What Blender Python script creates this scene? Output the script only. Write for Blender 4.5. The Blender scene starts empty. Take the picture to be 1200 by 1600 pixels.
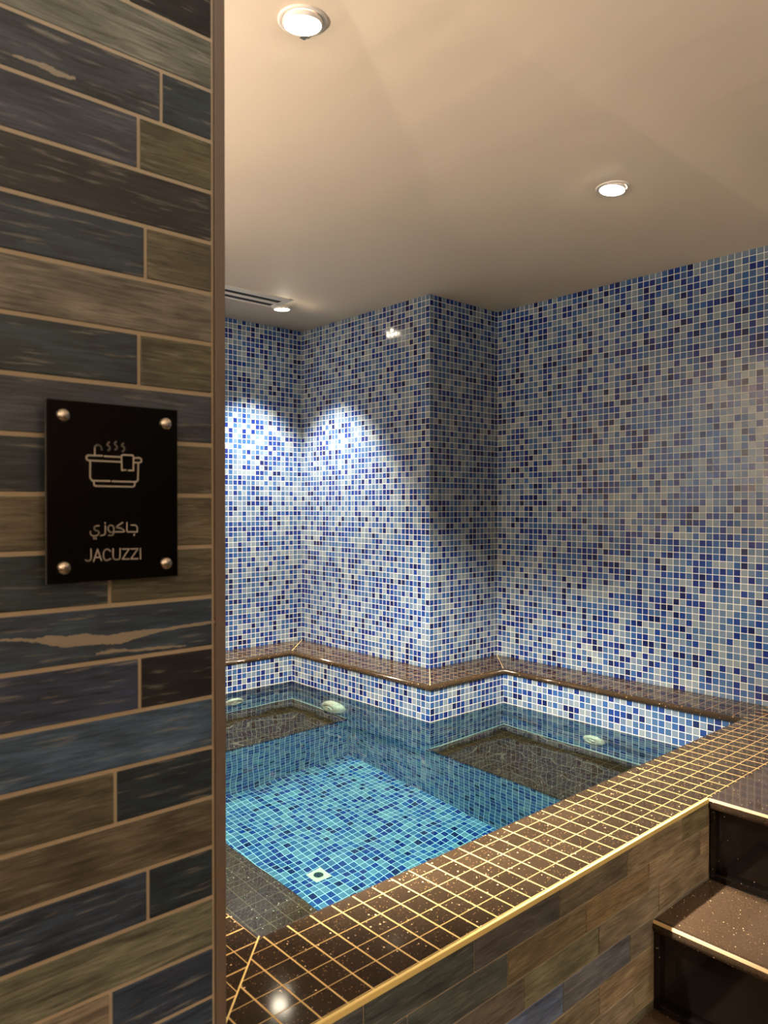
import bpy, bmesh, math, random
from mathutils import Vector, Matrix
random.seed(7)
S = bpy.context.scene
C = bpy.context.collection

# ---------------------------------------------------------------- camera
HC = 0.62
cam_d = bpy.data.cameras.new('camera')
cam = bpy.data.objects.new('camera', cam_d)
C.objects.link(cam)
yaw, pitch, roll = 0.8394, -0.0082, 0.0002
fw = Vector((math.cos(yaw)*math.cos(pitch), math.sin(yaw)*math.cos(pitch), math.sin(pitch)))
rt = Vector((math.sin(yaw), -math.cos(yaw), 0))
up = rt.cross(fw)
cam.matrix_world = Matrix(((rt.x, up.x, -fw.x, 0), (rt.y, up.y, -fw.y, 0), (rt.z, up.z, -fw.z, HC), (0, 0, 0, 1)))
cam_d.sensor_fit = 'VERTICAL'
cam_d.sensor_height = 36
cam_d.lens = 36*1164.8/1600
cam_d.clip_start = 0.02
cam_d.dof.use_dof = True
cam_d.dof.focus_distance = 2.6
cam_d.dof.aperture_fstop = 11
S.camera = cam

# ---------------------------------------------------------------- light levels
S.view_settings.view_transform = 'Standard'
S.view_settings.look = 'None'
S.view_settings.gamma = 1
S.view_settings.use_curve_mapping = False
S.view_settings.exposure = 0.0
W = bpy.data.worlds.new('world')
S.world = W
W.use_nodes = True
W.node_tree.nodes['Background'].inputs[0].default_value = (0.5, 0.45, 0.4, 1)
W.node_tree.nodes['Background'].inputs[1].default_value = 0.05
S.cycles.use_denoising = True
S.cycles.max_bounces = 14
S.cycles.diffuse_bounces = 7
S.cycles.glossy_bounces = 6
S.cycles.transmission_bounces = 8
S.cycles.sample_clamp_indirect = 6
S.cycles.caustics_reflective = False
S.cycles.caustics_refractive = True
LAMP = 170.0            # watts of each pool downlight
LAMP_COL = (1.0, 0.89, 0.72)
GLOW = 90.0            # brightness of the lamp faces
# lamp positions on the ceiling: x, y, watts, aim (x, y at deck level)
ZC = 1.4235
LAMPS = [(0.7284, 1.0134, 5.2), (1.690, 1.020, 1.15), (1.716, 2.532, 1.7)]
ADDED_LAMPS = [(1.55, -0.35, 0.5), (0.35, -0.35, 0.5)]  # extra downlights out of view, added for overall brightness
SPOT = 84.0            # beam angle
WATER_DENSITY = 0.85
FILL_UPLIGHT = 310.0        # base watts of each added, unseen fill uplighter
UP_POOL = 2.9  # strength factor of the added fill uplighter on the deck
UP_ANGLE = 146

# ---------------------------------------------------------------- helpers
def lin(c):
    return tuple(((v/255)/12.92 if v/255 <= 0.04045 else (((v/255)+0.055)/1.055)**2.4) for v in c) + (1,)

def nm(name):
    m = bpy.data.materials.new(name); m.use_nodes = True
    nt = m.node_tree
    return m, nt, nt.nodes['Principled BSDF']

def node(nt, t, **kw):
    n = nt.nodes.new(t)
    for k, v in kw.items(): setattr(n, k, v)
    return n

def mathn(nt, op, a, b=None, c=None):
    n = nt.nodes.new('ShaderNodeMath'); n.operation = op
    for i, v in enumerate((a, b, c)):
        if v is None: continue
        if isinstance(v, (int, float)): n.inputs[i].default_value = v
        else: nt.links.new(v, n.inputs[i])
    return n.outputs[0]

def mix(nt, f, a, b, mode='MIX'):
    n = nt.nodes.new('ShaderNodeMix'); n.data_type = 'RGBA'; n.blend_type = mode
    for s, v in ((n.inputs[0], f), (n.inputs[6], a), (n.inputs[7], b)):
        if isinstance(v, (int, float)): s.default_value = v
        elif isinstance(v, tuple): s.default_value = v
        else: nt.links.new(v, s)
    return n.outputs[2]

def plain(name, rgb, rough=0.5, metal=0.0, spec=0.5, coat=0.0, emit=None, es=0.0):
    m, nt, b = nm(name)
    b.inputs['Base Color'].default_value = lin(rgb)
    b.inputs['Roughness'].default_value = rough
    b.inputs['Metallic'].default_value = metal
    b.inputs['Specular IOR Level'].default_value = spec
    b.inputs['Coat Weight'].default_value = coat
    if emit:
        b.inputs['Emission Color'].default_value = emit + (1,)
        b.inputs['Emission Strength'].default_value = es
    return m

def tile_grid(nt, pitch, wu, wv):
    """cell coordinates, grout mask (1 on the tile) and per-tile random values from the UV map in metres"""
    uv = node(nt, 'ShaderNodeUVMap').outputs[0]
    sep = node(nt, 'ShaderNodeSeparateXYZ'); nt.links.new(uv, sep.inputs[0])
    masks, cells, fr = [], [], []
    for ax, w in ((0, wu), (1, wv)):
        s = mathn(nt, 'DIVIDE', sep.outputs[ax], pitch)
        f = mathn(nt, 'FRACT', s)
        cells.append(mathn(nt, 'FLOOR', s)); fr.append(f)
        d = mathn(nt, 'MINIMUM', f, mathn(nt, 'SUBTRACT', 1.0, f))      # distance to the joint in cells
        r = nt.nodes.new('ShaderNodeMapRange'); r.interpolation_type = 'SMOOTHSTEP'
        nt.links.new(d, r.inputs[0])
        h = w/2/pitch
        r.inputs[1].default_value = h*0.8; r.inputs[2].default_value = h*1.2
        masks.append(r.outputs[0])
    mask = mathn(nt, 'MULTIPLY', masks[0], masks[1])
    cb = node(nt, 'ShaderNodeCombineXYZ')
    nt.links.new(cells[0], cb.inputs[0]); nt.links.new(cells[1], cb.inputs[1])
    wn = node(nt, 'ShaderNodeTexWhiteNoise'); wn.noise_dimensions = '3D'
    nt.links.new(cb.outputs[0], wn.inputs['Vector'])
    return uv, mask, fr, wn

def tile_bump(nt, b, mask, fr, wn, tilt, depth):
    """joints sunk below the tiles, and every tile laid a hair out of true"""
    sc = node(nt, 'ShaderNodeSeparateColor'); nt.links.new(wn.outputs['Color'], sc.inputs[0])
    t = []
    for i in (0, 1):
        t.append(mathn(nt, 'MULTIPLY', mathn(nt, 'SUBTRACT', fr[i], 0.5), mathn(nt, 'SUBTRACT', sc.outputs[i+1], 0.5)))
    h = mathn(nt, 'ADD', mathn(nt, 'MULTIPLY', mathn(nt, 'ADD', t[0], t[1]), tilt), mathn(nt, 'MULTIPLY', mask, depth))
    bp = node(nt, 'ShaderNodeBump'); bp.inputs['Strength'].default_value = 1.0
    bp.inputs['Distance'].default_value = 1.0
    nt.links.new(h, bp.inputs['Height']); nt.links.new(bp.outputs[0], b.inputs['Normal'])

def blue_mosaic():
    m, nt, b = nm('blue_glass_mosaic')
    uv, mask, fr, wn = tile_grid(nt, PM, 0.0020, 0.0020)
    cr = node(nt, 'ShaderNodeValToRGB'); cr.color_ramp.interpolation = 'CONSTANT'
    cols = [(0.0, (98, 115, 136)), (0.17, (80, 102, 130)), (0.31, (112, 126, 138)), (0.41, (54, 84, 124)),
            (0.56, (42, 76, 128)), (0.68, (24, 50, 114)), (0.80, (19, 37, 100)), (0.92, (15, 26, 70))]
    e = cr.color_ramp.elements
    e[0].position, e[0].color = 0.0, lin(cols[0][1])
    e[1].position, e[1].color = cols[1][0], lin(cols[1][1])
    for p, c in cols[2:]:
        n = e.new(p); n.color = lin(c)
    nt.links.new(wn.outputs['Value'], cr.inputs[0])
    col = mix(nt, mask, lin((212, 214, 206)), cr.outputs[0])
    nt.links.new(col, b.inputs['Base Color'])
    ro = mathn(nt, 'MULTIPLY_ADD', mask, -0.60, 0.72)
    nt.links.new(ro, b.inputs['Roughness'])
    tile_bump(nt, b, mask, fr, wn, 0.0007, 0.0004)
    return m

def speckle(nt, uv, base, dark, few=0.962, sc_=260):
    """polished brown granite: mottled ground with bright mineral flecks"""
    mp = node(nt, 'ShaderNodeTexCoord')
    n1 = node(nt, 'ShaderNodeTexNoise'); n1.inputs['Scale'].default_value = 240; n1.inputs['Detail'].default_value = 4
    nt.links.new(mp.outputs['Object'], n1.inputs['Vector'])
    c = mix(nt, n1.outputs[0], lin(dark), lin(base))
    v = node(nt, 'ShaderNodeTexVoronoi'); v.inputs['Scale'].default_value = sc_
    nt.links.new(mp.outputs['Object'], v.inputs['Vector'])
    sc = node(nt, 'ShaderNodeSeparateColor'); nt.links.new(v.outputs['Color'], sc.inputs[0])
    pick = mathn(nt, 'GREATER_THAN', sc.outputs[0], few)
    near = mathn(nt, 'LESS_THAN', v.outputs['Distance'], mathn(nt, 'MULTIPLY_ADD', sc.outputs[1], 0.30, 0.10))
    fl = mathn(nt, 'MULTIPLY', pick, near)
    v2 = node(nt, 'ShaderNodeTexVoronoi'); v2.inputs['Scale'].default_value = sc_*1.9
    nt.links.new(mp.outputs['Object'], v2.inputs['Vector'])
    s2 = node(nt, 'ShaderNodeSeparateColor'); nt.links.new(v2.outputs['Color'], s2.inputs[0])
    fl2 = mathn(nt, 'MULTIPLY', mathn(nt, 'GREATER_THAN', s2.outputs[0], 1-(1-few)*1.6), mathn(nt, 'LESS_THAN', v2.outputs['Distance'], 0.33))
    c = mix(nt, mathn(nt, 'MULTIPLY', fl2, 0.6), c, lin((214, 170, 110)))
    return mix(nt, fl, c, lin((236, 208, 168)))

def granite_tile(name='brown_granite_tiles', base=(60, 47, 34), dark=(30, 24, 18), grout=(206, 174, 112), w=(0.0025, 0.0013), spec=0.2):
    m, nt, b = nm(name)
    uv, mask, fr, wn = tile_grid(nt, PD, *w)
    c = speckle(nt, uv, base, dark)
    k = mathn(nt, 'MULTIPLY_ADD', wn.outputs['Value'], 0.35, 0.8)
    cb = node(nt, 'ShaderNodeCombineColor')
    for i in range(3): nt.links.new(k, cb.inputs[i])
    c = mix(nt, 1.0, c, cb.outputs[0], 'MULTIPLY')
    nt.links.new(mix(nt, mask, lin(grout), c), b.inputs['Base Color'])
    nt.links.new(mathn(nt, 'MULTIPLY_ADD', mask, -0.54, 0.62), b.inputs['Roughness'])
    b.inputs['Specular IOR Level'].default_value = spec
    tile_bump(nt, b, mask, fr, wn, 0.0004, 0.0005)
    return m

def granite_slab(name, base, dark, rough, few=0.975):
    m, nt, b = nm(name)
    nt.links.new(speckle(nt, None, base, dark, few, 330), b.inputs['Base Color'])
    b.inputs['Roughness'].default_value = rough
    return m

def wood_tile():
    """glazed plank tile printed with weathered timber; the tint of each plank is its own"""
    m, nt, b = nm('weathered_wood_tile')
    at = node(nt, 'ShaderNodeAttribute'); at.attribute_name = 'tint'
    uv = node(nt, 'ShaderNodeUVMap').outputs[0]
    mp = node(nt, 'ShaderNodeMapping'); mp.inputs['Scale'].default_value = (9, 140, 1)
    nt.links.new(uv, mp.inputs['Vector'])
    n1 = node(nt, 'ShaderNodeTexNoise'); n1.inputs['Scale'].default_value = 1.6; n1.inputs['Detail'].default_value = 9
    n1.inputs['Roughness'].default_value = 0.68; n1.inputs['Distortion'].default_value = 1.2
    nt.links.new(mp.outputs[0], n1.inputs['Vector'])
    mp2 = node(nt, 'ShaderNodeMapping'); mp2.inputs['Scale'].default_value = (13, 40, 1)
    nt.links.new(uv, mp2.inputs['Vector'])
    n2 = node(nt, 'ShaderNodeTexNoise'); n2.inputs['Scale'].default_value = 1.0; n2.inputs['Detail'].default_value = 4
    nt.links.new(mp2.outputs[0], n2.inputs['Vector'])
    k = mathn(nt, 'MULTIPLY_ADD', n1.outputs[0], 3.4, -0.75)
    k = mathn(nt, 'MAXIMUM', k, 0.12)
    k = mathn(nt, 'MULTIPLY', k, mathn(nt, 'MULTIPLY_ADD', n2.outputs[0], 2.2, -0.1))
    cb = node(nt, 'ShaderNodeCombineColor')
    for i in range(3): nt.links.new(k, cb.inputs[i])
    c = mix(nt, 1.0, at.outputs['Color'], cb.outputs[0], 'MULTIPLY')
    # pale worn scratches along the grain
    mp3 = node(nt, 'ShaderNodeMapping'); mp3.inputs['Scale'].default_value = (9, 90, 1); mp3.inputs['Location'].default_value = (3.1, 1.7, 0)
    nt.links.new(uv, mp3.inputs['Vector'])
    n3 = node(nt, 'ShaderNodeTexNoise'); n3.inputs['Scale'].default_value = 2.2; n3.inputs['Detail'].default_value = 6
    nt.links.new(mp3.outputs[0], n3.inputs['Vector'])
    r = nt.nodes.new('ShaderNodeMapRange'); nt.links.new(n3.outputs[0], r.inputs[0])
    r.inputs[1].default_value = 0.58; r.inputs[2].default_value = 0.72; r.inputs[4].default_value = 0.5
    c = mix(nt, r.outputs[0], c, lin((150, 146, 134)))
    nt.links.new(c, b.inputs['Base Color'])
    b.inputs['Roughness'].default_value = 0.42
    bp = node(nt, 'ShaderNodeBump'); bp.inputs['Strength'].default_value = 0.25; bp.inputs['Distance'].default_value = 0.002
    nt.links.new(n1.outputs[0], bp.inputs['Height']); nt.links.new(bp.outputs[0], b.inputs['Normal'])
    return m

PM = 0.0224     # pitch of the blue mosaic
PD = 0.0415     # pitch of the brown deck tiles

M_MOS = blue_mosaic()
M_DECK = granite_tile()
M_LEDGE = granite_tile('brown_ledge_tiles', (46, 35, 25), (24, 19, 14), (128, 100, 64), (0.0017, 0.0014))
M_SEAT = granite_tile('brown_seat_tiles', (78, 46, 30), (46, 28, 19), (112, 76, 50), (0.0016, 0.0016))
M_SLAB = granite_slab('brown_granite_slab', (88, 70, 54), (54, 42, 33), 0.14)
M_BLACK = granite_slab('black_granite_slab', (18, 14, 12), (9, 7, 6), 0.10, 0.995)
M_LAND = granite_slab('polished_granite_landing', (64, 50, 40), (40, 31, 25), 0.05)
M_WOOD = wood_tile()
M_GROUT = plain('beige_grout', (168, 154, 132), 0.85)
M_WORN = plain('worn_pale_paint', (140, 132, 118), 0.7)
M_SEAL = plain('pale_sealant', (196, 180, 160), 0.5)
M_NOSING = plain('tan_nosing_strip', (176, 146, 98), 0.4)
M_JET = plain('jet_cream_plastic', (255, 214, 182), 0.35)
M_DRAIN = plain('drain_cream_plastic', (255, 226, 170), 0.4)
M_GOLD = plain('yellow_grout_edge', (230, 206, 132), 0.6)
M_TAUPE = plain('taupe_corner_profile', (108, 94, 84), 0.45)
M_CREAM = plain('cream_plastic', (242, 226, 190), 0.35)
M_HOLE = plain('dark_recess', (20, 20, 20), 0.6)
M_WHITE = plain('white_paint_metal', (222, 212, 200), 0.4)
M_GLASSB = plain('black_acrylic', (4, 4, 5), 0.03, spec=0.5)
M_EDGE = plain('acrylic_cut_edge', (92, 90, 86), 0.3)
M_PRINT = plain('grey_print', (168, 160, 150), 0.5)
M_CHROME = plain('brushed_steel', (200, 188, 172), 0.25, metal=1.0)
M_LENS = plain('lamp_lens', (255, 250, 240), 0.3, emit=(1.0, 0.88, 0.66), es=GLOW)

def ceiling_mat():
    m, nt, b = nm('painted_plaster')
    tc = node(nt, 'ShaderNodeTexCoord')
    n = node(nt, 'ShaderNodeTexNoise'); n.inputs['Scale'].default_value = 2.2; n.inputs['Detail'].default_value = 2
    nt.links.new(tc.outputs['Object'], n.inputs['Vector'])
    nt.links.new(mix(nt, n.outputs[0], lin((222, 200, 174)), lin((228, 207, 182))), b.inputs['Base Color'])
    b.inputs['Roughness'].default_value = 0.7
    mp = node(nt, 'ShaderNodeMapping'); mp.inputs['Scale'].default_value = (9, 1.2, 1)
    nt.links.new(tc.outputs['Object'], mp.inputs['Vector'])
    n2 = node(nt, 'ShaderNodeTexNoise'); n2.inputs['Scale'].default_value = 1.0; n2.inputs['Detail'].default_value = 2
    nt.links.new(mp.outputs[0], n2.inputs['Vector'])
    bp = node(nt, 'ShaderNodeBump'); bp.inputs['Strength'].default_value = 0.22; bp.inputs['Distance'].default_value = 0.012
    nt.links.new(n2.outputs[0], bp.inputs['Height']); nt.links.new(bp.outputs[0], b.inputs['Normal'])
    return m
M_CEIL = ceiling_mat()
M_PLASTER = plain('plain_plaster', (214, 200, 180), 0.7)
M_BROWNP = plain('brown_plaster', (92, 80, 66), 0.6)
M_FLOOR = granite_slab('floor_granite', (96, 78, 62), (60, 47, 38), 0.3)

class MB:
    """collects faces with their UVs (in metres) and links them as one mesh object"""
    def __init__(s):
        s.v, s.f, s.uv, s.mi, s.sm, s.tint = [], [], [], [], [], []
    def face(s, pts, uvs=None, mi=0, smooth=False, tint=(1, 1, 1)):
        i = len(s.v); s.v += [tuple(p) for p in pts]
        s.f.append(tuple(range(i, i+len(pts))))
        s.uv.append(uvs if uvs else [(0, 0)]*len(pts)); s.mi.append(mi); s.sm.append(smooth); s.tint.append(tint)
    def box(s, x0, x1, y0, y1, z0, z1, mi=0, bev=0.0, tint=(1, 1, 1), uvo=(0, 0)):
        bm = bmesh.new()
        r = bmesh.ops.create_cube(bm, size=1)
        bmesh.ops.scale(bm, vec=(x1-x0, y1-y0, z1-z0), verts=bm.verts)
        bmesh.ops.translate(bm, vec=((x0+x1)/2, (y0+y1)/2, (z0+z1)/2), verts=bm.verts)
        if bev: bmesh.ops.bevel(bm, geom=list(bm.edges), offset=bev, segments=2, affect='EDGES', profile=0.6)
        bm.normal_update()
        for f in bm.faces:
            n = f.normal; pts = [v.co.copy() for v in f.verts]
            a = max(range(3), key=lambda k: abs(n[k]))
            if a == 0: uv = [(p.y+uvo[0], p.z+uvo[1]) for p in pts]
            elif a == 1: uv = [(p.x+uvo[0], p.z+uvo[1]) for p in pts]
            else: uv = [(p.x+uvo[0], p.y+uvo[1]) for p in pts]
            s.face(pts, uv, mi, False, tint)
        bm.free(); return s
    def lathe(s, prof, org, ax, n=40, mi=0, smooth=True, square=None):
        """prof: (radius, distance along axis); ax: unit axis"""
        ax = Vector(ax).normalized()
        t = Vector((0, 0, 1)) if abs(ax.z) < 0.9 else Vector((1, 0, 0))
        u = ax.cross(t).normalized(); w = ax.cross(u)
        org = Vector(org)
        P = lambda r, d, k: org + ax*d + (u*math.cos(2*math.pi*k/n) + w*math.sin(2*math.pi*k/n))*r
        for (r0, d0), (r1, d1) in zip(prof[:-1], prof[1:]):
            for k in range(n):
                q = [P(r0, d0, k), P(r0, d0, k+1), P(r1, d1, k+1), P(r1, d1, k)]
                if r0 < 1e-6: q = [q[0], q[2], q[3]]
                elif r1 < 1e-6: q = [q[0], q[1], q[2]]
                s.face(q, None, mi, smooth)
        return s
    def build(s, name, mats, parent=None):
        me = bpy.data.meshes.new(name)
        me.from_pydata(s.v, [], s.f)
        uvl = me.uv_layers.new(name='UVMap')
        k = 0
        for i, f in enumerate(s.f):
            for j in range(len(f)):
                uvl.data[k].uv = s.uv[i][j]; k += 1
        if any(t != (1, 1, 1) for t in s.tint):
            ca = me.color_attributes.new('tint', 'FLOAT_COLOR', 'CORNER'); k = 0
            for i, f in enumerate(s.f):
                for j in range(len(f)):
                    ca.data[k].color = tuple(s.tint[i][:3]) + (1,); k += 1
        for m in (mats if isinstance(mats, (list, tuple)) else [mats]): me.materials.append(m)
        for i, p in enumerate(me.polygons):
            p.material_index = s.mi[i]; p.use_smooth = s.sm[i]
        bm = bmesh.new(); bm.from_mesh(me)
        bmesh.ops.remove_doubles(bm, verts=bm.verts, dist=1e-5)
        bm.to_mesh(me); bm.free()
        me.update()
        o = bpy.data.objects.new(name, me); C.objects.link(o)
        if parent:
            o.parent = parent
            o.matrix_parent_inverse = Matrix.Translation(-parent.location)
        return o

def thing(name, label, cat, loc, group=None):
    o = bpy.data.objects.new(name, None); C.objects.link(o)
    o.location = loc; o.empty_display_size = 0.05
    o['label'] = label; o['category'] = cat
    if group: o['group'] = group
    return o

def struct(o, label=None):
    o['kind'] = 'structure'
    if label: o['label'] = label
    return o

# ---------------------------------------------------------------- key measures of the place
XR, XA, YB, YL = 2.4202, 2.0221, 1.9933, 2.8214      # tiled walls
NX0, NX1, NX2 = 0.5842, 1.830, 2.2275                # nose lines of the coping
NY0, NY1, NY2 = 0.9200, 1.8015, 2.6300
YF = 0.7127                                          # front face of the pool and of the sign wall
XS, RISE, TREAD = 1.5624, 0.1706, 0.2358
ZF = -5*RISE
XL, YK = -2.6, -3.2                                 # far sides of the room behind the camera
ZW, ZBN, ZPF = -0.130, -0.402, -0.790                # water, benches, pool floor

# ---------------------------------------------------------------- room shell
mb = MB()
def wallx(mb, x, y0, y1, z0, z1, flip=False, y_ref=0.0, mi=0):
    pts = [(x, y0, z0), (x, y1, z0), (x, y1, z1), (x, y0, z1)]
    uv = [(abs(p[1]-y_ref), p[2]+7.0) for p in pts]
    if flip: pts.reverse(); uv.reverse()
    mb.face(pts, uv, mi)
def wally(mb, y, x0, x1, z0, z1, flip=False, x_ref=0.0, mi=0):
    pts = [(x0, y, z0), (x1, y, z0), (x1, y, z1), (x0, y, z1)]
    uv = [(p[0]-x_ref+10*PM, p[2]+7.0) for p in pts]
    if flip: pts.reverse(); uv.reverse()
    mb.face(pts, uv, mi)

def shell_box(name, mats, x0, x1, y0, y1, z0, z1, uo=(0, 0), wo=(0, 0)):
    """a solid wall; uo / wo shift the tiling of its y- and x-running faces"""
    mb = MB()
    mb.face([(x0,y0,z0),(x1,y0,z0),(x1,y0,z1),(x0,y0,z1)], [(x0+wo[0],z0+wo[1]),(x1+wo[0],z0+wo[1]),(x1+wo[0],z1+wo[1]),(x0+wo[0],z1+wo[1])])
    mb.face([(x1,y1,z0),(x0,y1,z0),(x0,y1,z1),(x1,y1,z1)], [(x1,z0),(x0,z0),(x0,z1),(x1,z1)])
    mb.face([(x0,y1,z0),(x0,y0,z0),(x0,y0,z1),(x0,y1,z1)], [(y1+uo[0],z0+uo[1]),(y0+uo[0],z0+uo[1]),(y0+uo[0],z1+uo[1]),(y1+uo[0],z1+uo[1])])
    mb.face([(x1,y0,z0),(x1,y1,z0),(x1,y1,z1),(x1,y0,z1)], [(y0+uo[0],z0),(y1+uo[0],z0),(y1+uo[0],z1),(y0+uo[0],z1)])
    mb.face([(x0,y0,z1),(x1,y0,z1),(x1,y1,z1),(x0,y1,z1)], [(x0,y0),(x1,y0),(x1,y1),(x0,y1)])
    mb.face([(x0,y1,z0),(x1,y1,z0),(x1,y0,z0),(x0,y0,z0)], [(x0,y0),(x1,y0),(x1,y1),(x0,y1)])
    return mb.build(name, mats)

ZT = ZC + 0.06
vz = 0.009
struct(shell_box('wall_right', M_MOS, XR, XR+0.1, YK-0.1, YL+0.1, ZF-0.05, ZT, (5-YB % PM, 3+vz), (5, 3+vz)))
struct(shell_box('wall_back', M_MOS, -2.1, XA+0.02, YL, YL+0.1, -0.001, ZT, (5, 3+vz), (5-(XA % PM), 3+vz)))
struct(shell_box('wall_corner', M_MOS, XA, XR, YB, YL+0.1, -0.001, ZT, (50*PM-YB, 3+vz), (30*PM-XA, 3+vz)))
struct(shell_box('wall_inner', M_PLASTER, -2.1, -2.0, YF+0.12, YL+0.1, -0.001, ZT))
struct(shell_box('wall_front', M_BROWNP, XL-0.1, XR+0.1, YK-0.1, YK, ZF-0.05, ZT))
struct(shell_box('wall_side', M_BROWNP, XL-0.1, XL, YK-0.1, YF+0.12, ZF-0.05, ZT))
fl = MB(); fl.box(XL-0.1, XR+0.1, YK-0.1, YF+0.1, ZF-0.05, ZF)
struct(fl.build('floor', M_FLOOR))

# ceiling: flat over the pool, easing up above the steps, a slope shaped to give a shaded band
cb = MB()
prof = [(YL+0.1, 0.0)]
prof += [(0.832, 0.0), (0.826, 0.0012), (0.80, 0.0075), (0.76, 0.0145), (0.72, 0.0185), (0.66, 0.021), (0.58, 0.022), (YK-0.1, 0.022)]
for (ya, za), (yb, zb) in zip(prof[:-1], prof[1:]):
    cb.face([(XL-0.1, ya, ZC+za), (XR+0.1, ya, ZC+za), (XR+0.1, yb, ZC+zb), (XL-0.1, yb, ZC+zb)], None, 0, True)
cb.face([(XL-0.1, YK-0.1, ZC+0.09), (XR+0.1, YK-0.1, ZC+0.09), (XR+0.1, YL+0.1, ZC+0.09), (XL-0.1, YL+0.1, ZC+0.09)])
cb.face([(XL-0.1, YL+0.1, ZC), (XL-0.1, YL+0.1, ZC+0.09), (XR+0.1, YL+0.1, ZC+0.09), (XR+0.1, YL+0.1, ZC)])
struct(cb.build('ceiling', M_CEIL))

# ---------------------------------------------------------------- planked sign wall
T = {  # tints of the timber print
 'slate': (52, 56, 58), 'teal': (36, 46, 48), 'dark': (38, 34, 33), 'brown': (84, 74, 56), 'grey': (104, 96, 80),
 'blue': (66, 78, 98), 'bluedk': (48, 58, 70), 'pale': (122, 112, 92), 'olive': (78, 72, 52), 'black': (26, 25, 25)}
def planks(mb, y, z_top, pitch, rows, plen, x0, x1, joint, depth, end_right=None):
    """rows: (joint x, [tints left to right around that joint])"""
    for r, (jx, left, right) in enumerate(rows):
        zt = z_top - r*pitch - joint/2; zb = z_top - (r+1)*pitch + joint/2
        k0 = math.floor((x0-jx)/plen); k1 = math.ceil((x1-jx)/plen)
        for k in range(k0, k1):
            a, b = max(x0, jx+k*plen+joint/2*0.8), min(x1, jx+(k+1)*plen-joint/2*0.8)
            if b-a < 0.004: continue
            key = left if k == -1 else right if k == 0 else random.choice(list(T))
            if isinstance(key, tuple): c = key
            else: c = T[key]
            c = tuple(v*random.uniform(0.93, 1.07)*g for v, g in zip(lin(c)[:3], (1.08, 1.22, 1.45)))
            mb.box(a, b, y-depth, y+0.001, zb, zt, 1, 0.0009, c, (random.uniform(0, 9), random.uniform(0, 9)))

WX = 0.3955
ROWP = 0.05347
rows = [  # from just under the ceiling down
 (0.25, 'brown', 'grey'), (0.33, 'slate', 'brown'), (0.28, 'teal', 'brown'), (0.35, 'slate', 'grey'), (0.25, 'brown', 'slate'), (0.303, 'brown', 'black'),
 (0.52, 'grey', 'grey'), (0.337, 'slate', 'teal'), (0.313, 'slate', 'olive'), (0.52, 'dark', 'dark'), (0.320, 'teal', 'olive'),
 (0.52, 'grey', 'grey'), (0.313, 'teal', 'olive'), (0.52, 'slate', 'slate'), (0.30, 'teal', 'olive'), (0.52, 'brown', 'brown'),
 (0.283, 'teal', 'brown'), (0.52, 'bluedk', 'slate'), (0.313, 'bluedk', 'black'), (0.52, 'blue', 'blue'), (0.288, 'brown', 'teal'),
 (0.52, 'brown', 'brown'), (0.321, 'bluedk', 'teal'), (0.52, 'grey', 'grey'), (0.283, 'pale', 'bluedk'), (0.52, 'bluedk', 'blue')]
rows += [(random.uniform(0.2, 0.4), random.choice(list(T)), random.choice(list(T))) for _ in range(22)]
zt0 = 1.112 + 6*ROWP - 0.0
rows_fit = int((zt0-ZF)/ROWP)
wl = MB()
wl.box(XL, WX, YF, YF+0.12, ZF, ZT, 0)
planks(wl, YF, zt0, ROWP, rows[:rows_fit], 0.421, XL, WX-0.003, 0.0044, 0.0016)
# pale worn streaks where the printed paint has flaked
STREAK = [([(0.1652, 0.5047), (0.1854, 0.5028), (0.2012, 0.5021), (0.2119, 0.5002), (0.2257, 0.5015), (0.2399, 0.4993), (0.2574, 0.4997), (0.2787, 0.4954), (0.2975, 0.4963), (0.3171, 0.4973), (0.3408, 0.496), (0.3693, 0.4975), (0.3961, 0.4981)], [(0.1652, 0.5031), (0.1854, 0.5012), (0.2012, 0.4993), (0.2174, 0.4961), (0.2285, 0.4918), (0.2427, 0.4883), (0.2574, 0.4882), (0.2786, 0.4868), (0.2943, 0.4854), (0.3105, 0.4891), (0.334, 0.4929), (0.3693, 0.4942), (0.3961, 0.4954)]), ([(0.2694, 0.48), (0.288, 0.4813), (0.3105, 0.4784), (0.3408, 0.4777), (0.362, 0.4758)], [(0.2694, 0.4775), (0.288, 0.4782), (0.3105, 0.4758), (0.3408, 0.4751), (0.362, 0.4744)]), ([(0.1977, 1.0184), (0.211, 1.0198), (0.2247, 1.0212), (0.2387, 1.0191), (0.252, 1.0189)], [(0.1977, 1.0167), (0.211, 1.0163), (0.2247, 1.0159), (0.2359, 1.0133), (0.252, 1.0165)])]
def ragged(L, n=7, j=0.0007):
    out = [L[0]]
    for a, b in zip(L[:-1], L[1:]):
        for k in range(1, n+1):
            t = k/n; out.append((a[0]+(b[0]-a[0])*t, a[1]+(b[1]-a[1])*t+(random.uniform(-j, j) if k < n else 0)))
    return out
for tl, bl in STREAK:
    tl, bl = ragged(tl), ragged(bl)
    for i in range(len(tl)-1):
        ya = YF-0.0019
        ps = [bl[i], bl[i+1], tl[i+1], tl[i]]
        wl.face([(p[0], ya, p[1]) for p in ps], [(p[0], p[1]) for p in ps], 2)
struct(wl.build('wall_left', [M_GROUT, M_WOOD, M_WORN]))
tr = MB(); tr.box(WX+0.0005, WX+0.0125, YF-0.0035, YF+0.12, ZF, ZC-0.001, 0, 0.001)
struct(tr.build('trim_1', M_TAUPE), 'taupe profile along the outer corner of the plank-tiled wall')

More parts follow.
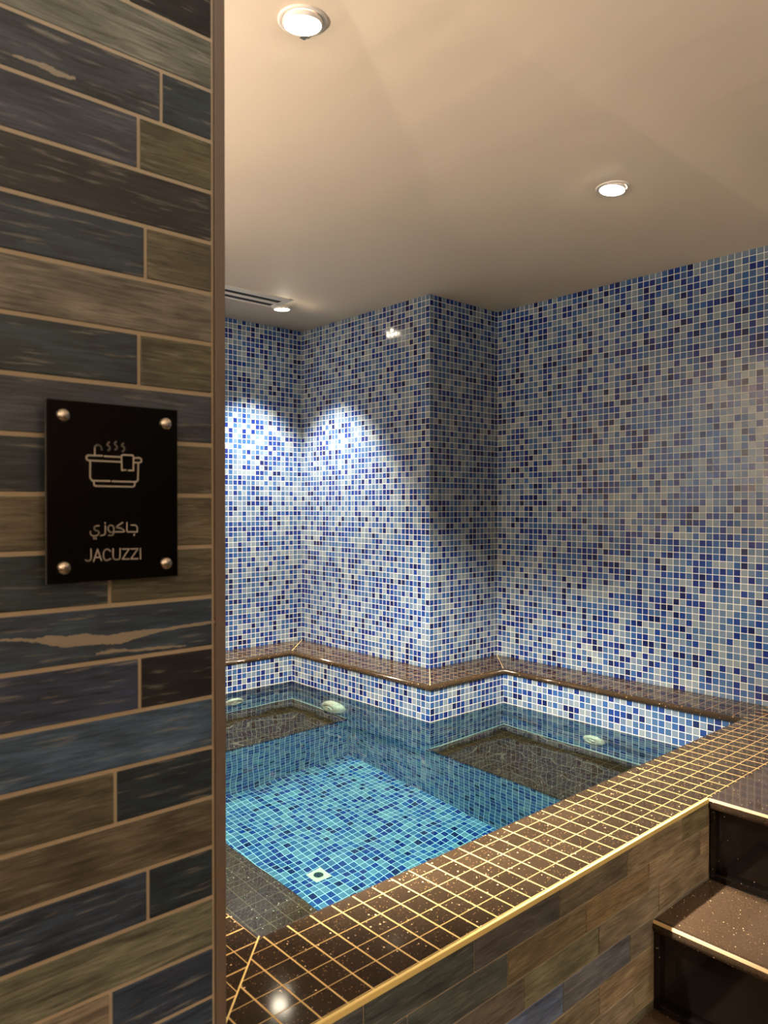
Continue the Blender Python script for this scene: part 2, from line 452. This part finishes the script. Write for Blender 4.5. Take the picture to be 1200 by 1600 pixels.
# ---------------------------------------------------------------- the sunken pool
pool = thing('jacuzzi_pool', 'sunken square whirlpool lined with blue mosaic and edged in brown granite tiles', 'pool', (1.3, 1.7, ZPF))
e = 0.006
ix0, ix1, ix2 = NX0-e, NX1+e, NX2+e
iy0, iy1, iy2 = NY0-e, NY1+e, NY2+e
BY, BX = 2.262, 0.967       # bench fronts
out = [(ix0, iy0), (ix2, iy0), (ix2, iy1), (ix1, iy1), (ix1, iy2), (ix0, iy2)]
pw = MB()
zt = -0.016
for (a, b) in zip(out, out[1:]+out[:1]):
    L = math.hypot(b[0]-a[0], b[1]-a[1])
    # uv: whole tiles from the corner nearest the bump-out
    if abs(a[0]-b[0]) < 1e-6: ua, ub = a[1]-iy1+60*PM, b[1]-iy1+60*PM
    else: ua, ub = a[0]-ix1+90*PM, b[0]-ix1+90*PM
    pw.face([(b[0], b[1], ZPF), (a[0], a[1], ZPF), (a[0], a[1], zt), (b[0], b[1], zt)],
            [(ub, ZPF-zt+50*PM), (ua, ZPF-zt+50*PM), (ua, 50*PM), (ub, 50*PM)])
pool_wall = pw.build('basin_wall', M_MOS, pool)
pf = MB()
q = [(BX, iy0), (ix1, iy0), (ix1, BY), (BX, BY)]
pf.face([(x, y, ZPF) for x, y in q], [(x-ix1+40*PM, y-BY+90*PM) for x, y in q])
pool_floor = pf.build('pool_floor', M_MOS, pool)

def bench(x0, x1, y0, y1, faces):
    """dark tiled seat with a rounded nose over a blue mosaic front"""
    m = MB()
    q = [(x0, y0), (x1, y0), (x1, y1), (x0, y1)]
    m.face([(x, y, ZBN) for x, y in q], [(x-x0+PD*20, y-y0+PD*20) for x, y in q], 0)
    zn = ZBN-0.014
    for (a, b, n) in faces:
        n = Vector((n[0], n[1], 0)); A = Vector((a[0], a[1], 0)); B = Vector((b[0], b[1], 0)); L = (B-A).length
        pr = [(0, 0), (0.004, -0.001), (0.006, -0.004), (0.006, -0.011), (0.001, -0.014)]
        for (o0, z0), (o1, z1) in zip(pr[:-1], pr[1:]):
            m.face([A+n*o0+Vector((0, 0, ZBN+z0)), B+n*o0+Vector((0, 0, ZBN+z0)), B+n*o1+Vector((0, 0, ZBN+z1)), A+n*o1+Vector((0, 0, ZBN+z1))],
                   [(0.003, 0.02), (L, 0.02), (L, 0.02), (0.003, 0.02)], 0, True)
        m.face([A+Vector((0, 0, ZPF)), B+Vector((0, 0, ZPF)), B+Vector((0, 0, zn)), A+Vector((0, 0, zn))],
               [(20*PM, ZPF-zn+50*PM), (20*PM+L, ZPF-zn+50*PM), (20*PM+L, 50*PM), (20*PM, 50*PM)], 1)
    return m.build('bench', [M_SEAT, M_MOS], pool)
b1 = bench(ix0, ix1, BY, iy2, [((ix1, BY), (BX, BY), (0, -1))])
b2 = bench(ix1, ix2, iy0, iy1, [((ix1, iy1), (ix1, iy0), (-1, 0))])
b3 = bench(ix0, BX, iy0, BY, [((BX, BY), (BX, iy0), (1, 0))])

SEALS = []
for (xa_, xb_, ya_, yc_) in ((ix0, ix1-0.0002, iy2-0.004, iy2-0.0002), (ix1-0.004, ix1-0.0002, BY+0.002, iy2-0.004), (ix1+0.0002, ix2-0.0002, iy1-0.004, iy1-0.0002), (ix2-0.004, ix2-0.0002, iy0, iy1-0.004)):
    sl = MB(); sl.box(xa_, xb_, ya_, yc_, ZBN-0.001, ZBN+0.003, 0, 0.0008)
    o_ = sl.build('bench_sealant', M_SEAL, pool); o_['label'] = 'pale sealant line behind the underwater bench'; SEALS.append(o_)
# coping: rounded nose swept round the basin, and the tiled strips behind it
cp = MB()
nose = [(0.0045, -0.020), (0.0010, -0.0185), (0.0, -0.015), (0.0, -0.009), (0.0008, -0.0055), (0.0028, -0.0022), (0.0055, -0.0006), (0.009, 0.0)]
no = [(NX0, NY0), (NX2, NY0), (NX2, NY1), (NX1, NY1), (NX1, NY2), (NX0, NY2)]
off = [(-1, -1), (1, -1), (1, 1), (1, 1), (1, 1), (-1, 1)]
U0 = 40*PD
for i in range(6):
    a, b = no[i], no[(i+1) % 6]; oa, ob = off[i], off[(i+1) % 6]
    horiz = abs(a[1]-b[1]) < 1e-6
    for (d0, z0), (d1, z1) in zip(nose[:-1], nose[1:]):
        P = lambda p, o, d, z: (p[0]+o[0]*d, p[1]+o[1]*d, z)
        ps = [P(b, ob, d0, z0), P(a, oa, d0, z0), P(a, oa, d1, z1), P(b, ob, d1, z1)]
        us = [U0+PD/2]*4
        cp.face(ps, [(u, 0.012) for u in us], 0, True)
def strip(pts, fu, mi=0):
    cp.face([(x, y, 0) for x, y in pts], [fu(x, y) for x, y in pts], mi)
k = 0.009
F0 = NY0-YF
V0 = 20*PD
# front strip, mitred on the left, running through to the right wall
strip([(NX0-F0, YF), (XR, YF), (XR, NY0), (NX2+k, NY0), (NX2+k, NY0-k), (NX0-k, NY0-k)], lambda x, y: (x-NX0+U0, (NY0-y)+0.0060+V0))
# left strip
strip([(-2.0, YF+0.119), (NX0-F0, YF+0.119), (NX0-F0, YF), (NX0-k, NY0-k), (NX0-k, NY2+k), (NX0-0.19, YL), (-2.0, YL)], lambda x, y: (y-0.9072+U0, NX0-x+0.0325+V0))
# back strip
strip([(NX0-k, NY2+k), (NX1+k, NY2+k), (XA, YL), (NX0-0.19, YL)], lambda x, y: (x-NX0+U0, y-NY2+0.004+V0), 1)
# beside the bump-out
strip([(NX1+k, NY1+k), (XA, YB), (XA, YL), (NX1+k, NY2+k)], lambda x, y: (y-0.9072+U0, x-NX1+0.004+V0), 1)
strip([(NX1+k, NY1+k), (NX2+k, NY1+k), (XR, YB), (XA, YB)], lambda x, y: (x-NX0+U0, y-NY1+0.004+V0), 1)
strip([(NX2+k, NY0), (XR, NY0), (XR, YB), (NX2+k, NY1+k)], lambda x, y: (y-0.9072+U0, x-NX2+0.004+V0), 1)
# hidden underside
coping = cp.build('coping', [M_DECK, M_LEDGE], pool)
# diagonal joints at the mitres
def joint_line(name, a, b, w, z0=0.0004, z1=0.0004, mat=M_GOLD, par=pool):
    a, b = Vector(a), Vector(b); d = (b-a).normalized(); n = d.cross(Vector((0, 0, 1)))*w/2
    m = MB(); m.face([a-n, b-n, b+n, a+n], None, 0); h = Vector((0, 0, 0.0006))
    m.face([a-n-h, a-n, a+n, a+n-h]); m.face([a-n-h, b-n-h, b-n, a-n]); m.face([b+n-h, a+n-h, a+n, b+n])
    return m.build(name, mat, par)
zj = 0.0003
for a, b, w in [((NX0-0.004, NY0-0.004, zj), (NX0-F0+0.012, YF+0.012, zj), 0.0024), ((NX1+.006, NY1+.006, zj), (XA, YB, zj), 0.0015),
             ((NX1+.006, NY2+.006, zj), (XA, YL, zj), 0.0014), ((NX2+.006, NY1+.006, zj), (XR, YB, zj), 0.0013)]:
    joint_line('mitre_joint', a, b, w)

# front face of the pool, faced with the same plank tiles
pt = MB()
pt.box(WX+0.013, XS+0.02, YF+0.001, YF+0.03, ZF, -0.004, 0)
ptop = -0.0035
GR = (92, 84, 66)
prow = [(1.4470, (118, 104, 76), (104, 92, 66)), (1.3130, (112, 96, 66), (124, 108, 78)), (1.3520, (108, 98, 74), (120, 104, 76)),
        (1.2460, (88, 88, 84), (104, 94, 74)), (1.3550, (118, 102, 72), (120, 104, 74)), (1.26, (116, 104, 80), (120, 106, 78)),
        (1.35, 'brown', 'olive'), (1.2, 'slate', 'brown'), (1.3, 'grey', 'brown'), (1.4, 'brown', 'slate'), (1.3, 'slate', 'grey'), (1.2, 'brown', 'brown'),
        (1.35, 'brown', 'olive'), (1.2, 'slate', 'brown'), (1.3, 'grey', 'brown'), (1.4, 'brown', 'slate')]
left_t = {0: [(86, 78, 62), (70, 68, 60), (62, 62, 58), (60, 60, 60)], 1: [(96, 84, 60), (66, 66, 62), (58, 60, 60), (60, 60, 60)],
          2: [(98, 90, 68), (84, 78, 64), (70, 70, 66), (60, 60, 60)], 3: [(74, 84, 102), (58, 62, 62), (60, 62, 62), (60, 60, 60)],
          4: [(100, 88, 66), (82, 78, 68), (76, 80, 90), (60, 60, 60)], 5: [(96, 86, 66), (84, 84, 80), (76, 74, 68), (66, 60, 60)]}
for r, (jx, l, rr) in enumerate(prow):
    z1 = ptop - r*0.0537 - 0.0016; z0 = max(ptop - (r+1)*0.0537 + 0.0016, ZF)
    if z1 <= z0: break
    for kk in range(-6, 3):
        a, b = max(WX+0.014, jx+kk*0.2105+0.0013), min(XS-0.001, jx+(kk+1)*0.2105-0.0013)
        if b-a < 0.004: continue
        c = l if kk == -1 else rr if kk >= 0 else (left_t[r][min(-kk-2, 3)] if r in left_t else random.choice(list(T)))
        if isinstance(c, str): c = T[c]
        c = tuple(v*random.uniform(0.94, 1.06)*g for v, g in zip(lin(c)[:3], (1.4, 1.55, 1.85)))
        pt.box(a, b, YF-0.001, YF+0.002, z0, z1, 1, 0.0008, c, (random.uniform(0, 9), random.uniform(0, 9)))
pt.build('front_panel', [M_GROUT, M_WOOD], pool)
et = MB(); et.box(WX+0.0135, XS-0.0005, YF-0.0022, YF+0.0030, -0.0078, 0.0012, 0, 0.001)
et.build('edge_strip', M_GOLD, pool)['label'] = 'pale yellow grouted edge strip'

# jets and drain
def jet(pos, ax, tilt, k=1.0, h=1.0):
    ax = Vector(ax)
    m = MB(); m.lathe([(a*k, b*h) for a, b in [(0.0, -0.002), (0.043, -0.002), (0.043, 0.004), (0.041, 0.010), (0.036, 0.015), (0.026, 0.018), (0.020, 0.0185), (0.019, 0.013), (0.0, 0.013)]], pos, ax, 48)
    j = m.build('jet_nozzle', M_JET, pool); j['label'] = 'cream water jet fitting'
    m2 = MB(); d = (ax + Vector(tilt)).normalized()
    m2.lathe([(a*k, b*h) for a, b in [(0.0165, 0.004), (0.0175, 0.012), (0.0150, 0.019), (0.0085, 0.0225), (0.0075, 0.018), (0.0, 0.018)]], pos, d, 36)
    n = m2.build('jet_eyeball', M_JET, pool); n.parent = j
    n.matrix_parent_inverse = Matrix.Identity(4)
    return [j, n]
JETS = jet((1.551, iy2, -0.272), (0, -1, 0), (0.2, 0, 0)) + jet((ix1, 2.335, -0.303), (-1, 0, 0), (0, -0.1, 0), 1.55, 2.1) + jet((ix2, 1.412, -0.290), (-1, 0, 0), (0, 0.2, -0.1))
dm = MB(); dx, dy = 1.272, 1.692
dm.box(dx-0.0265, dx+0.0265, dy-0.0265, dy+0.0265, ZPF, ZPF+0.0025, 0, 0.001)
dm.lathe([(0.0, 0.002), (0.018, 0.002), (0.018, 0.005), (0.016, 0.006), (0.0145, 0.005), (0.0145, 0.003), (0, 0.003)], (dx, dy, ZPF), (0, 0, 1), 36)
dr = dm.build('drain', M_DRAIN, pool); dr['label'] = 'square cream drain plate'
dh = MB(); dh.lathe([(0.0, 0.0036), (0.0147, 0.0036)], (dx, dy, ZPF), (0, 0, 1), 30)
for kx in (-0.006, 0, 0.006): dh.box(dx+kx-0.0006, dx+kx+0.0006, dy-0.009, dy+0.009, ZPF+0.0036, ZPF+0.0048)
dg = dh.build('drain_grate', M_HOLE, pool); dg.parent = dr; dg.matrix_parent_inverse = Matrix.Identity(4)

# ---------------------------------------------------------------- water
wm, nt, b = nm('pool_water')
nt.nodes.remove(b)
outn = nt.nodes['Material Output']
gl = node(nt, 'ShaderNodeBsdfRefraction'); gl.inputs['Roughness'].default_value = 0.0; gl.inputs['IOR'].default_value = 1.33
gs = node(nt, 'ShaderNodeBsdfGlossy'); gs.inputs['Roughness'].default_value = 0.0
fr = node(nt, 'ShaderNodeFresnel'); fr.inputs['IOR'].default_value = 1.33
mx = node(nt, 'ShaderNodeMixShader')
nt.links.new(fr.outputs[0], mx.inputs[0]); nt.links.new(gl.outputs[0], mx.inputs[1]); nt.links.new(gs.outputs[0], mx.inputs[2])
nt.links.new(mx.outputs[0], outn.inputs['Surface'])
va = node(nt, 'ShaderNodeVolumeAbsorption'); va.inputs['Color'].default_value = (0.42, 0.92, 0.985, 1); va.inputs['Density'].default_value = WATER_DENSITY
nt.links.new(va.outputs[0], outn.inputs['Volume'])
def wave(x, y):
    a = 0.00015
    return a*(math.sin(31*x+17*y+0.7) + 0.8*math.sin(-23*x+39*y+2.1) + 0.7*math.sin(52*x-11*y+4.0) + 0.6*math.sin(14*x+61*y+1.3))
wb = MB(); st = 0.02
def frange(a, b):
    n = max(1, round((b-a)/st)); return [a+(b-a)*i/n for i in range(n+1)]
ww = 0.0
xsA, xsB = frange(ix0, ix1), frange(ix1, ix2)
ysA, ysB = frange(iy0, iy1), frange(iy1, iy2)
for xs, ys in ((xsA, ysA), (xsB, ysA), (xsA, ysB)):
    for xa, xb in zip(xs[:-1], xs[1:]):
        for ya, yb in zip(ys[:-1], ys[1:]):
            wb.face([(x, y, ZW+wave(x, y)) for x, y in ((xa, ya), (xb, ya), (xb, yb), (xa, yb))], None, 0, True)
water = wb.build('pool_water', wm)
water['kind'] = 'stuff'; water['label'] = 'clear blue still water filling the mosaic pool below the coping'; water['category'] = 'water'
water.cycles.is_caustics_caster = True
for o in [pool_wall, pool_floor, b1, b2, b3, dr, dg] + SEALS + JETS: o.cycles.is_caustics_receiver = True

# ---------------------------------------------------------------- steps up to the pool
stair = thing('granite_steps', 'polished black and brown granite steps climbing beside the plank-tiled pool front', 'stairs', (1.1, 0.0, ZF))
y0, y1 = -1.0, YF-0.0015
for i in range(5):
    z = -i*RISE; xf = XS-i*TREAD; xb = XR-0.001 if i == 0 else XS-(i-1)*TREAD+0.004
    t = MB(); th = 0.024
    # tread slab with a half-round nose
    pr = [(0.006, -th), (-0.004, -th), (-0.0085, -th+0.004), (-0.010, -th*0.55), (-0.0085, -0.005), (-0.004, -0.0008), (0.003, 0.0)]
    yy1 = y1 if i else YF-0.0005
    xo = xf+0.009
    if i == 0: t0 = xo-0.009
    for (a, za), (c, zc2) in zip(pr[:-1], pr[1:]):
        t.face([(xo+a, y0, z+za), (xo+a, yy1, z+za), (xo+c, yy1, z+zc2), (xo+c, y0, z+zc2)][::-1], None, 0, True)
    t.face([(xo+0.003, y0, z), (xb, y0, z), (xb, yy1, z), (xo+0.003, yy1, z)])
    t.face([(xo+0.006, y0, z-th), (xo+0.006, yy1, z-th), (xb, yy1, z-th), (xb, y0, z-th)])
    t.face([(xb, y0, z), (xb, y0, z-th), (xb, yy1, z-th), (xb, yy1, z)])
    t.face([(xo+a, yy1, z+za) for a, za in pr] + [(xb, yy1, z), (xb, yy1, z-th)])
    tr_ = t.build('tread', M_SLAB if i else M_LAND, stair)
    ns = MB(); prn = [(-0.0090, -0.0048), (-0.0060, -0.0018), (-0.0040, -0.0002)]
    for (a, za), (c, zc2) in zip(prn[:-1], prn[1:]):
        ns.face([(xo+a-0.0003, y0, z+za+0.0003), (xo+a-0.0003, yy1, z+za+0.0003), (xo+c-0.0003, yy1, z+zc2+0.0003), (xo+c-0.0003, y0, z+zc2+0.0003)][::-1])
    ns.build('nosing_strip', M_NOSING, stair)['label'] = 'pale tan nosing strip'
    if i == 0: tr_['label'] = 'wide granite landing slab level with the pool edge'
    r = MB(); r.box(xf+0.014, xf+0.030, y0, yy1, z-RISE, z-th)
    r.build('riser', M_BLACK, stair)['label'] = 'near-black polished riser'
    s = MB()
    s.face([(xf+0.014, yy1-0.014, z-th), (xf+0.014, yy1, z-th), (xf+0.0135, yy1, z-th), (xf+0.0135, yy1-0.014, z-th)])
    # upright side strip, and the low strip along the foot of the riser
    s.box(xf+0.004, xf+0.0145, yy1-0.013, yy1, z-RISE, z-th, 0, 0.001)
    s.box(xf+0.000, xf+0.0145, y0, yy1-0.0135, z-RISE, z-RISE+0.016, 0, 0.003)
    s.build('riser_border', M_BLACK, stair)
cs = MB()   # solid core below the treads so that the flight stands on the floor
for i in range(5):
    cs.box(XS-i*TREAD+0.031, (XS-(i-1)*TREAD+0.013) if i else XR-0.001, y0, y1, ZF, -i*RISE-0.0245)
cs.build('step_core', M_PLASTER, stair)

# ---------------------------------------------------------------- the sign
sy = 0.692
sign = thing('wall_sign', 'black glossy acrylic sign with bathtub icon on four steel studs on planked wall', 'sign', (0.2815, YF, 0.6325))
sm = MB(); sm.box(0.2190, 0.3440, sy, sy+0.0050, 0.5500, 0.7155, 0, 0.0004)
for i, f in enumerate(sm.f):
    xs = [sm.v[j][0] for j in f]; ys = [sm.v[j][1] for j in f]
    if max(ys)-min(ys) > 0.002: sm.mi[i] = 1
sm.build('panel', [M_GLASSB, M_EDGE], sign)
for (x, z) in ((0.2331, 0.7015), (0.3311, 0.7010), (0.2335, 0.5640), (0.3312, 0.5632)):
    m = MB(); m.lathe([(0.0, -0.0042), (0.0030, -0.0040), (0.0052, -0.0030), (0.0060, -0.0014), (0.0060, 0.0)], (x, sy, z), (0, 1, 0), 28)
    m.lathe([(0.0045, 0.005), (0.0045, YF-sy-0.0005)], (x, sy, z), (0, 1, 0), 20)
    m.build('standoff_stud', M_CHROME, sign)
def strokes(name, lines, w, close=()):
    m = MB(); zf = sy-0.0003
    for L in lines:
        pts = [Vector((a, 0, c)) for a, c in L]
        # resample as a smooth curve when it bends gently
        for j in range(len(pts)-1):
            a, c = pts[j], pts[j+1]; d = (c-a)
            if d.length < 1e-6: continue
            d.normalize(); n = Vector((-d.z, 0, d.x))*w/2
            m.face([(p.x, zf, p.z) for p in (a-n, c-n, c+n, a+n)][::1])
        for k, p in enumerate(pts):
            zz = zf-0.00003
            m.face([(p.x+math.cos(t*math.pi/6)*w/2, zz, p.z+math.sin(t*math.pi/6)*w/2) for t in range(12)])
    return m.build(name, M_PRINT, sign)
def smooth(L, n=4):
    if len(L) < 4: return L
    out = []
    for i in range(len(L)-1):
        p0 = L[max(i-1, 0)]; p1 = L[i]; p2 = L[i+1]; p3 = L[min(i+2, len(L)-1)]
        for k in range(n):
            t = k/n
            out.append(tuple(0.5*((2*p1[j]) + (-p0[j]+p2[j])*t + (2*p0[j]-5*p1[j]+4*p2[j]-p3[j])*t*t + (-p0[j]+3*p1[j]-3*p2[j]+p3[j])*t**3) for j in (0, 1)))
    out.append(L[-1]); return out
ICON= [[(0.26151, 0.66685), (0.26153, 0.67336), (0.26219, 0.67529), (0.26425, 0.67649), (0.26643, 0.67579), (0.26763, 0.67422), (0.26784, 0.67232)], [(0.2748, 0.67954), (0.2733, 0.67726), (0.27523, 0.67544), (0.27567, 0.67382), (0.27422, 0.67193)], [(0.2815, 0.68047), (0.28026, 0.67847), (0.28205, 0.67636), (0.28238, 0.67472), (0.28097, 0.67299)], [(0.28862, 0.67933), (0.28714, 0.67747), (0.28918, 0.67563), (0.28957, 0.6737), (0.28803, 0.67168)], [(0.26832, 0.66662), (0.25533, 0.66647), (0.254, 0.66544), (0.25399, 0.66301), (0.25532, 0.66183), (0.28585, 0.66158)], [(0.27051, 0.66628), (0.28586, 0.66619)], [(0.29934, 0.66588), (0.3043, 0.66626), (0.30635, 0.66494), (0.30635, 0.66267), (0.30458, 0.66159), (0.29933, 0.6615)], [(0.29095, 0.65414), (0.28707, 0.65374), (0.28671, 0.66745), (0.28814, 0.66835), (0.2976, 0.66839), (0.29847, 0.66685), (0.29832, 0.65393), (0.29353, 0.65378)], [(0.2573, 0.6618), (0.25715, 0.64614), (0.25902, 0.64321), (0.27542, 0.64331)], [(0.27781, 0.64308), (0.30073, 0.64303), (0.30278, 0.64448), (0.30323, 0.66142)], [(0.26047, 0.64297), (0.26089, 0.63919), (0.26251, 0.6384), (0.29781, 0.63819), (0.29944, 0.63935), (0.29986, 0.64301)]]
LATIN= [[(0.25775, 0.58022), (0.25789, 0.57263), (0.25718, 0.57023), (0.25477, 0.56943), (0.25264, 0.57045)], [(0.26014, 0.56873), (0.26386, 0.57971), (0.26732, 0.5692)], [(0.26134, 0.5722), (0.2664, 0.57224)], [(0.27595, 0.57759), (0.27329, 0.57951), (0.27081, 0.57862), (0.26953, 0.57648), (0.26952, 0.5721), (0.27106, 0.56956), (0.27326, 0.56918), (0.27593, 0.57043)], [(0.27841, 0.5797), (0.27856, 0.57169), (0.27995, 0.56969), (0.28248, 0.5694), (0.28474, 0.57057), (0.28517, 0.57972)], [(0.28732, 0.57908), (0.2939, 0.57894), (0.2873, 0.56962), (0.29387, 0.5693)], [(0.29563, 0.57887), (0.30261, 0.57878), (0.29561, 0.56933), (0.30258, 0.56917)], [(0.30513, 0.57896), (0.30522, 0.56877)]]
ARABIC= [[(0.29587, 0.60165), (0.30033, 0.6014), (0.30208, 0.5994), (0.30206, 0.595), (0.29239, 0.59522), (0.29177, 0.59652), (0.29179, 0.60406)], [(0.29914, 0.59281), (0.29873, 0.59159)], [(0.28767, 0.60424), (0.28285, 0.60115), (0.28217, 0.59967), (0.28567, 0.59888), (0.28823, 0.59743), (0.28879, 0.59547), (0.27919, 0.59553)], [(0.27919, 0.59553), (0.27903, 0.59984), (0.27753, 0.60152), (0.27502, 0.60145), (0.27379, 0.59939), (0.27445, 0.59662), (0.27667, 0.5952), (0.27919, 0.59553), (0.27834, 0.59295), (0.27666, 0.59228), (0.27416, 0.59251)], [(0.27104, 0.60136), (0.27113, 0.5956), (0.27002, 0.59316), (0.26673, 0.59232)], [(0.27094, 0.60437), (0.27104, 0.60355)], [(0.26523, 0.60162), (0.26186, 0.60125), (0.26077, 0.5991), (0.26212, 0.59733), (0.26483, 0.59629), (0.26499, 0.59411), (0.26292, 0.59242), (0.25967, 0.59234), (0.25752, 0.59402), (0.25742, 0.59646)], [(0.26031, 0.59043), (0.26063, 0.58944)], [(0.26226, 0.59037), (0.26247, 0.58939)]]

strokes('bathtub_icon', [smooth(L) if i in (0, 1, 2, 3) else L for i, L in enumerate(ICON)], 0.0015)
strokes('arabic_lettering', [L if i in (0,) else smooth(L) for i, L in enumerate(ARABIC)], 0.00115)
strokes('latin_lettering', [smooth(L) if i in (0, 3, 4) else L for i, L in enumerate(LATIN)], 0.00115)

# ---------------------------------------------------------------- ceiling downlights
def downlight(x, y, watts, tilt, label, zc=ZC, aim=None, cone=None):
    d = thing('ceiling_downlight', label, 'ceiling light', (x, y, zc))
    ax = Vector((tilt[0], tilt[1], -1)).normalized()
    m = MB(); m.lathe([(0.041, 0.0), (0.041, 0.0020), (0.038, 0.0032), (0.0345, 0.0030), (0.0335, 0.0015), (0.0335, 0.0004)], (x, y, zc), (0, 0, -1), 48)
    m.build('trim_ring', M_WHITE, d)
    m = MB(); m.lathe([(0.0335, 0.0), (0.0335, 0.007), (0.0315, 0.0085), (0.0305, 0.0075)], (x, y, zc), ax, 48)
    m.build('gimbal_ring', M_WHITE, d)
    m = MB(); m.lathe([(0.0305, 0.0070), (0.020, 0.0095), (0.0, 0.0105)], (x, y, zc), ax, 40)
    m.build('lens', M_LENS, d)
    m = MB(); c = Vector((x-0.026*rt.x*0+fw.x*-0.0, y, zc))
    m.box(x+0.019, x+0.029, y+0.026, y+0.036, zc-0.0045, zc-0.0005, 0, 0.0005)
    m.build('spring_clip', M_CHROME, d)
    ld = bpy.data.lights.new('lamp', 'SPOT'); ld.energy = watts; ld.color = LAMP_COL
    ld.spot_size = math.radians(cone or SPOT); ld.spot_blend = 0.55; ld.shadow_soft_size = 0.024
    lo = bpy.data.objects.new('lamp', ld); C.objects.link(lo)
    lo.parent = d; lo.location = ax*0.0125
    lo.rotation_euler = (Vector(aim) if aim else ax).to_track_quat('-Z', 'Y').to_euler()
    ld.cycles.is_caustics_light = True
    return d
downlight(LAMPS[0][0], LAMPS[0][1], LAMP*LAMPS[0][2], (0.05, 0.06), 'nearest lit round downlight, over the front of the pool beside the planked wall', aim=(0.38, 0.36, -1), cone=74)
downlight(LAMPS[1][0], LAMPS[1][1], LAMP*LAMPS[1][2], (-0.10, 0.06), 'tilted lit round downlight in the ceiling near the right mosaic wall', aim=(0.02, 0.03, -1))
downlight(LAMPS[2][0], LAMPS[2][1], LAMP*LAMPS[2][2], (0.03, 0.03), 'small far lit downlight beside the ceiling air vent')
for i, (x, y, w) in enumerate(ADDED_LAMPS):  # unseen downlights added to lift the overall brightness
    downlight(x, y, LAMP*w, (0.0, 0.0), ('unseen round downlight added for brightness above the granite steps', 'unseen round downlight added for brightness in front of the planked wall')[i], ZC+0.022)

# ---------------------------------------------------------------- air vent
v = thing('ceiling_air_vent', 'white linear air vent with two dark slots in the far ceiling', 'vent', (1.2, 2.47, ZC))
fm = MB(); vx0, vx1 = 0.72, 1.682
for (ya, yb) in ((2.402, 2.443), (2.476, 2.500), (2.534, 2.548)):
    fm.box(vx0, vx1, ya, yb, ZC-0.0035, ZC-0.0003, 0, 0.0006)
fm.box(vx0, vx0+0.02, 2.402, 2.548, ZC-0.0035, ZC-0.0003, 0, 0.0006)
fm.box(vx1-0.022, vx1, 2.402, 2.548, ZC-0.0036, ZC-0.0002, 0, 0.0006)
fm.build('vent_frame', M_WHITE, v)
for (ya, yb) in ((2.443, 2.476), (2.500, 2.534)):
    s = MB(); s.box(vx0+0.02, vx1-0.022, ya, yb, ZC-0.0012, ZC-0.0004)
    s.build('vent_slot', M_HOLE, v)['label'] = 'dark air slot'

# ---------------------------------------------------------------- unseen uplighters added as fill, in the lobby and on the deck
def uplighter(x, y, z, nrm, label, pw=1.0):
    d = thing('fill_uplighter', label, 'light', (x, y, z))
    if nrm is None:
        n = Vector((0, 0, 0)); c = Vector((x, y, z+0.055))
        m = MB(); m.lathe([(0.0, 0.001), (0.05, 0.001), (0.05, 0.006), (0.0, 0.008)], (x, y, z), (0, 0, 1), 40)
        m.build('foot', M_WHITE, d)
    else:
        n = Vector((nrm[0], nrm[1], 0)); c = Vector((x, y, z)) + n*0.06
        m = MB(); w = 0.02
        a0, a1 = sorted((x, x+n.x*0.02)); b0, b1 = sorted((y, y+n.y*0.02))
        if n.x == 0: a0, a1 = x-w, x+w
        else: b0, b1 = y-w, y+w
        m.box(a0, a1, b0, b1, z-0.03, z, 0, 0.001)
        m.build('wall_bracket', M_WHITE, d)
    m = MB(); m.lathe([(0.0, -0.05), (0.030, -0.048), (0.050, -0.02), (0.056, 0.02), (0.053, 0.02), (0.047, -0.015), (0.0, -0.03)], c, (0, 0, 1), 40)
    m.build('bowl', M_WHITE, d)
    ld = bpy.data.lights.new('fill_uplight', 'SPOT'); ld.energy = FILL_UPLIGHT*pw; ld.color = (1.0, 0.91, 0.80)
    ld.spot_size = math.radians(UP_ANGLE if nrm is None else 172); ld.spot_blend = 0.6 if nrm is None else 0.3; ld.shadow_soft_size = 0.04
    lo = bpy.data.objects.new('fill_uplight', ld); C.objects.link(lo); lo.parent = d
    lo.location = c + Vector((0, 0, 0.045)) - Vector((x, y, z)); lo.rotation_euler = (math.pi, 0, 0)
uplighter(-1.5, 1.8, 0.0, None, 'unseen white bowl uplighter added as fill, standing on the pool deck behind the planked wall', UP_POOL)
uplighter(XL, -1.2, 0.35, (1, 0), 'unseen white bowl uplighter added as fill on the side wall of the lobby', 1.25)
uplighter(-1.7, YK, 0.35, (0, 1), 'unseen white bowl uplighter added as fill on the end wall of the lobby, left of its twin')
uplighter(0.1, YK, 0.35, (0, 1), 'unseen white bowl uplighter added as fill on the end wall of the lobby, right of its twin')
